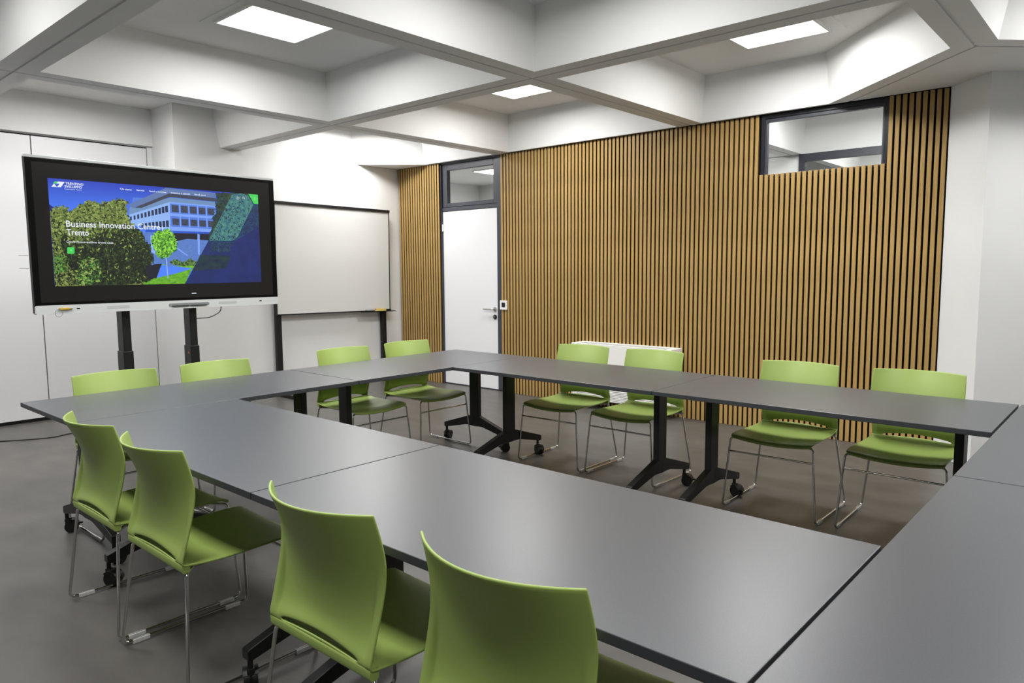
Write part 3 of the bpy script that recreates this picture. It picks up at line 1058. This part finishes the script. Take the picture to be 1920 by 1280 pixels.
# trees on the left
poly('tree_l', [(0, 0.30), (0.02, 0.275), (0.044, 0.25), (0.07, 0.275), (0.084, 0.30), (0.11, 0.25), (0.124, 0.225), (0.15, 0.19), (0.175, 0.18), (0.21, 0.205),
                (0.243, 0.183), (0.265, 0.16), (0.285, 0.145), (0.31, 0.15), (0.325, 0.19), (0.322, 0.30), (0.335, 0.38), (0.36, 0.42), (0.38, 0.50), (0.38, 1), (0, 1)], 0.016, 7)
poly('tree_d', [(0.02, 0.46), (0.10, 0.60), (0.17, 0.52), (0.23, 0.42), (0.34, 0.40), (0.385, 0.485), (0.40, 0.56), (0.42, 0.60), (0.415, 0.68), (0.432, 0.744), (0.42, 0.80), (0.44, 0.90),
                (0.40, 0.97), (0.30, 1), (0.12, 1), (0.06, 0.8)], 0.016, 7)
TREE = [(0, 0.31), (0.044, 0.26), (0.084, 0.30), (0.124, 0.235), (0.175, 0.19), (0.21, 0.21), (0.243, 0.193), (0.285, 0.155), (0.31, 0.16), (0.322, 0.30),
        (0.36, 0.42), (0.385, 0.485), (0.42, 0.60), (0.432, 0.744), (0.44, 0.90), (0.40, 0.97), (0.38, 0.99), (0, 0.99)]
leaves(TREE, 2600, ['leaf1', 'leaf2', 'leaf2', 'leaf3', 'leaf4'], 0.016, 0.36, ['leaf3', 'leaf4', 'leaf4', 'leaf4', 'leaf4'])
poly('shade', [(0.39, 0.80), (0.47, 0.79), (0.441, 0.935), (0.40, 0.96)], 0.006, 3)
poly('tree_f', [(0.0, 0.74), (0.03, 0.70), (0.06, 0.74), (0.05, 0.86), (0.0, 0.88)], 0.015, 6)
poly('tree_f', [(0.11, 0.78), (0.14, 0.72), (0.18, 0.76), (0.20, 0.86), (0.19, 0.97), (0.09, 0.98), (0.09, 0.90)], 0.018, 6)
leaves([(0.0, 0.74), (0.03, 0.70), (0.06, 0.74), (0.05, 0.86), (0.0, 0.88)], 130, ['leaf5', 'leaf2', 'leaf3', 'leaf4'], 0.016)
leaves([(0.11, 0.78), (0.14, 0.72), (0.18, 0.76), (0.20, 0.86), (0.19, 0.97), (0.09, 0.98), (0.09, 0.90)], 300, ['leaf5', 'leaf1', 'leaf3', 'leaf4', 'leaf4'], 0.018)
poly('young', [(0.43, 0.50), (0.455, 0.46), (0.49, 0.44), (0.515, 0.425), (0.535, 0.48), (0.552, 0.56), (0.545, 0.64), (0.515, 0.70), (0.49, 0.725), (0.45, 0.735), (0.445, 0.66), (0.428, 0.58)], 0.016, 5)
leaves([(0.43, 0.50), (0.455, 0.46), (0.515, 0.43), (0.552, 0.56), (0.545, 0.64), (0.49, 0.725), (0.45, 0.735), (0.445, 0.66), (0.428, 0.58)], 260, ['leaf6', 'leaf6', 'leaf5', 'leaf7', 'leaf7'], 0.017)
poly('trunk', [(0.4885, 0.73), (0.4935, 0.73), (0.4970, 0.94), (0.4920, 0.94)])
# page furniture
poly('white', [(0.012, 0.078), (0.024, 0.048), (0.034, 0.078)])
poly('green', [(0.027, 0.027), (0.044, 0.026), (0.032, 0.048), (0.0195, 0.046)])
poly('white', [(0.040, 0.026), (0.066, 0.026), (0.050, 0.076), (0.034, 0.078), (0.046, 0.046), (0.033, 0.046)])
poly('white', [(0.0525, 0.028), (0.0655, 0.028), (0.0590, 0.046)])
poly('green', [(0.058, 0.640), (0.061, 0.634), (0.084, 0.633), (0.087, 0.640), (0.086, 0.688), (0.083, 0.694), (0.060, 0.695), (0.057, 0.688)])
poly('line', [(0.068, 0.655), (0.078, 0.655), (0.073, 0.672)])
poly('green', [(0.944, 0.0), (1, 0.0), (1, 0.106), (0.974, 0.106), (0.962, 0.06)])
for k in range(3):
    quad('line', 0.976, 0.036 + k * 0.011, 0.986, 0.040 + k * 0.011)
quad('white', 0.4795, 0.402, 0.4825, 0.452)


def ring(u, v, ru, rv, th):
    n = 16
    for k_ in range(n):
        a, b = 2 * PI * k_ / n, 2 * PI * (k_ + 1) / n
        poly('white', [(u + ru * math.cos(a), v + rv * math.sin(a)), (u + ru * math.cos(b), v + rv * math.sin(b)),
                       (u + ru * th * math.cos(b), v + rv * th * math.sin(b)), (u + ru * th * math.cos(a), v + rv * th * math.sin(a))])
        layer_n[0] -= 1


ring(0.884, 0.055, 0.0072, 0.0155, 0.80)
ring(0.9155, 0.047, 0.0052, 0.0112, 0.74)
poly('white', [(0.9190, 0.0545), (0.9202, 0.0520), (0.9245, 0.0640), (0.9232, 0.0665)])
quad('white', 0.8834, 0.049, 0.8846, 0.061)
pic = obj('screen_picture', lay, None, tv, mats=[EM[k_] for k_ in EK])
# small white tab at the foot of the panel
obj('home_tab', B(1.16 - 0.985, 1.20 - 0.985, -0.001, 0.0, Z0 + 0.118, Z0 + 0.125), EM['white'], tv)


def letters(txt, u0, u1, vbase, hgt, bold=0.0):
    """one line of page lettering, from u0 to u1 with its baseline at vbase"""
    cu = bpy.data.curves.new('screen_lettering', 'FONT')
    cu.body = txt
    cu.size = 1.0
    cu.offset = bold
    cu.resolution_u = 3
    to = bpy.data.objects.new('tmp', cu)
    C.objects.link(to)
    dg = bpy.context.evaluated_depsgraph_get()
    me = bpy.data.meshes.new_from_object(to.evaluated_get(dg))
    bpy.data.objects.remove(to)
    xs = [v.co.x for v in me.vertices]
    x0_, x1_ = min(xs), max(xs)
    X0, Zb = uv(u0, vbase)
    X1, _ = uv(u1, vbase)
    sx = (X1 - X0) / (x1_ - x0_)
    sz = hgt / 0.70
    for v in me.vertices:
        v.co = Vector((X0 + (v.co.x - x0_) * sx, -0.0035, Zb + v.co.y * sz))
    me.name = 'screen_lettering'
    me.materials.clear()
    me.materials.append(EM['white'])
    o = bpy.data.objects.new('screen_lettering', me)
    C.objects.link(o)
    o.parent = tv
    return o


letters('Business Innovation Centre', 0.060, 0.470, 0.4400, 0.045, 0.008)
letters('Trento', 0.060, 0.150, 0.520, 0.045, 0.008)
letters("Dove l'innovazione trova casa", 0.058, 0.252, 0.592, 0.0165, 0.006)
letters('TRENTINO', 0.068, 0.141, 0.048, 0.017, 0.02)
letters('SVILUPPO', 0.064, 0.134, 0.076, 0.017, 0.02)
letters('Costruiamo Futuro', 0.0635, 0.133, 0.095, 0.009, 0.0)
for tx, a, b in (('Chi siamo', 0.296, 0.348), ('Servizi', 0.370, 0.405), ('Spazi e location', 0.428, 0.510), ('Iniziative e attivit\u00e0', 0.532, 0.627), ('Bandi attivi', 0.650, 0.708)):
    letters(tx, a, b, 0.0585, 0.0125, 0.014)

# ------------------------------------------------------------------ whiteboard on black stand
WBX = -2.86
wb = tag(empty('whiteboard', (WBX, 0.80, 0)), 'whiteboard in a thin black frame on two black legs', 'whiteboard')
# board local: x = -depth into wall, y along
A_ = -0.0132
brd = empty('tmp_board')
bpy.data.objects.remove(brd)
w_, h_ = 1.5987, 1.2638
RM = Matrix.Translation((0, -0.801, 0.9286)) @ Matrix.Rotation(A_, 4, 'X')


def wpart(name, m, *a, parent=wb, **k):
    b_ = B(*a, **k)
    bmesh.ops.transform(b_, matrix=RM, verts=b_.verts)
    return obj(name, b_, m, parent)


wpart('board', M['wb'], -0.018, 0.0, 0.006, w_ - 0.006, 0.006, h_ - 0.03)
wpart('top_rail', M['black'], -0.022, 0.012, -0.01, w_ + 0.008, h_ - 0.032, h_, bev=0.003)
wpart('side_trim', M['black'], -0.02, 0.004, w_ - 0.008, w_ + 0.003, 0, h_ - 0.03)
wpart('side_trim', M['black'], -0.02, 0.004, -0.003, 0.006, 0, h_ - 0.03)
wpart('bottom_trim', M['black'], -0.02, 0.004, 0.0, w_, -0.006, 0.008)
wpart('pen_tray', M['black'], 0.0, 0.075, 1.14, w_ + 0.035, -0.012, -0.002, bev=0.002)
for ya in (0.0, 1.488):
    leg = obj('leg', B(-0.07, -0.022, ya - 0.80, ya + 0.066 - 0.80, 0.04, 2.0, bev=0.004), M['black'], wb)
    obj('foot', B(-0.075, 0.34, ya + 0.008 - 0.80, ya + 0.058 - 0.80, 0.0, 0.04, bev=0.006), M['black'], wb)
T_ = wb.matrix_basis @ RM
mk = tag(empty('marker_pack'), 'yellow pack of markers with red print on the whiteboard tray', 'marker pack')
mk.matrix_world = T_ @ Matrix.Translation((0.03, 1.425, -0.002))
obj('carton', B(-0.02, 0.02, -0.075, 0.075, 0.001, 0.018, bev=0.003), M['pale_yellow'], mk)
for k, m_ in enumerate(('red', 'orange', 'red', 'white_plastic', 'yellow')):
    b_ = tube(bmesh.new(), [(-0.012 + 0.006 * k, -0.074, 0.0245), (-0.012 + 0.006 * k, 0.000 + 0.016 * k, 0.0245)], 0.0062, 8)
    auto_smooth(obj('marker', b_, M[m_], mk))
er = tag(empty('board_eraser'), 'black and grey eraser at the left of the whiteboard tray', 'eraser')
er.matrix_world = T_ @ Matrix.Translation((0.042, 1.25, -0.001))
obj('eraser_block', B(-0.022, 0.022, -0.055, 0.055, 0.006, 0.022, bev=0.004), M['tray'], er)
obj('eraser_felt', B(-0.022, 0.022, -0.055, 0.055, 0.0, 0.006), M['felt'], er)
bc = tag(empty('marker_case'), 'small black case at the right end of the whiteboard tray', 'case')
bc.matrix_world = T_ @ Matrix.Translation((0.03, 1.545, -0.001))
obj('case_body', B(-0.018, 0.018, -0.035, 0.035, 0.0, 0.02, bev=0.004), M['black'], bc)

# ------------------------------------------------------------------ fan coil unit on the slat wall
fc = tag(empty('fan_coil_unit', (0.585, 1.842, 0)), 'white low fan coil unit on the slat wall behind two chairs', 'fan coil')
obj('body', B(-0.50, 0.50, -0.205, 0.0, 0.235, 0.645, bev=0.004), M['unit'], fc)
for s in (-1, 1):
    obj('end_panel', B(min(s * 0.503, s * 0.575), max(s * 0.503, s * 0.575), -0.21, 0.0, 0.095, 0.668, bev=0.006), M['unit'], fc)
obj('top_grille', B(-0.50, 0.50, -0.19, -0.03, 0.636, 0.650), M['dark_gap'], fc)
obj('top_lip', B(-0.50, 0.50, -0.205, -0.185, 0.640, 0.668, bev=0.003), M['unit'], fc)
obj('top_back', B(-0.50, 0.50, -0.035, 0.0, 0.640, 0.668, bev=0.003), M['unit'], fc)
for k in range(9):
    obj('louver', B(-0.50, 0.50, -0.203, -0.16, 0.100 + k * 0.0152, 0.1105 + k * 0.0152, bev=0.002, seg=1), M['unit'], fc)
obj('louver_backing', B(-0.50, 0.50, -0.16, -0.01, 0.098, 0.235), M['dark_gap'], fc)
obj('control_plate', B(0.40, 0.46, -0.206, -0.2045, 0.60, 0.618), M['grille'], fc)

# thermostat by the door
th = tag(empty('room_thermostat', (-1.108, YW, 1.012)), 'white square wall control with black face right of the door', 'wall control')
bm = bmesh.new()
for (a, b, c_, d) in ((-0.052, 0.052, 0.028, 0.052), (-0.052, 0.052, -0.052, -0.028), (-0.052, -0.028, -0.028, 0.028), (0.028, 0.052, -0.028, 0.028)):
    box(bm, a, b, -0.012, 0.0, c_, d)
obj('cover_frame', bm, M['white_plastic'], th)
obj('control_face', B(-0.028, 0.028, -0.010, 0.0, -0.028, 0.028), M['black'], th)

# cable on the floor
pts = [(-3.30, -3.30, 0.005), (-2.98, -2.93, 0.005), (-2.775, -2.684, 0.005), (-2.666, -2.518, 0.005), (-2.595, -2.337, 0.005), (-2.635, -2.171, 0.005), (-2.50, -1.98, 0.005), (-2.2, -1.95, 0.005), (-2.02, -1.90, 0.005)]
cu = []
P4 = [Vector(p) for p in pts]
for i in range(len(P4) - 1):
    p0, p1, p2, p3 = P4[max(i - 1, 0)], P4[i], P4[i + 1], P4[min(i + 2, len(P4) - 1)]
    for k in range(6):
        t_ = k / 6
        cu.append(0.5 * ((2 * p1) + (p2 - p0) * t_ + (2 * p0 - 5 * p1 + 4 * p2 - p3) * t_ ** 2 + (3 * p1 - p0 - 3 * p2 + p3) * t_ ** 3))
cu.append(P4[-1])
tag(auto_smooth(obj('power_cable', tube(bmesh.new(), cu, 0.0045, 8), M['cable']), 60), 'thin black power cable snaking over the floor left of the tables', 'cable')
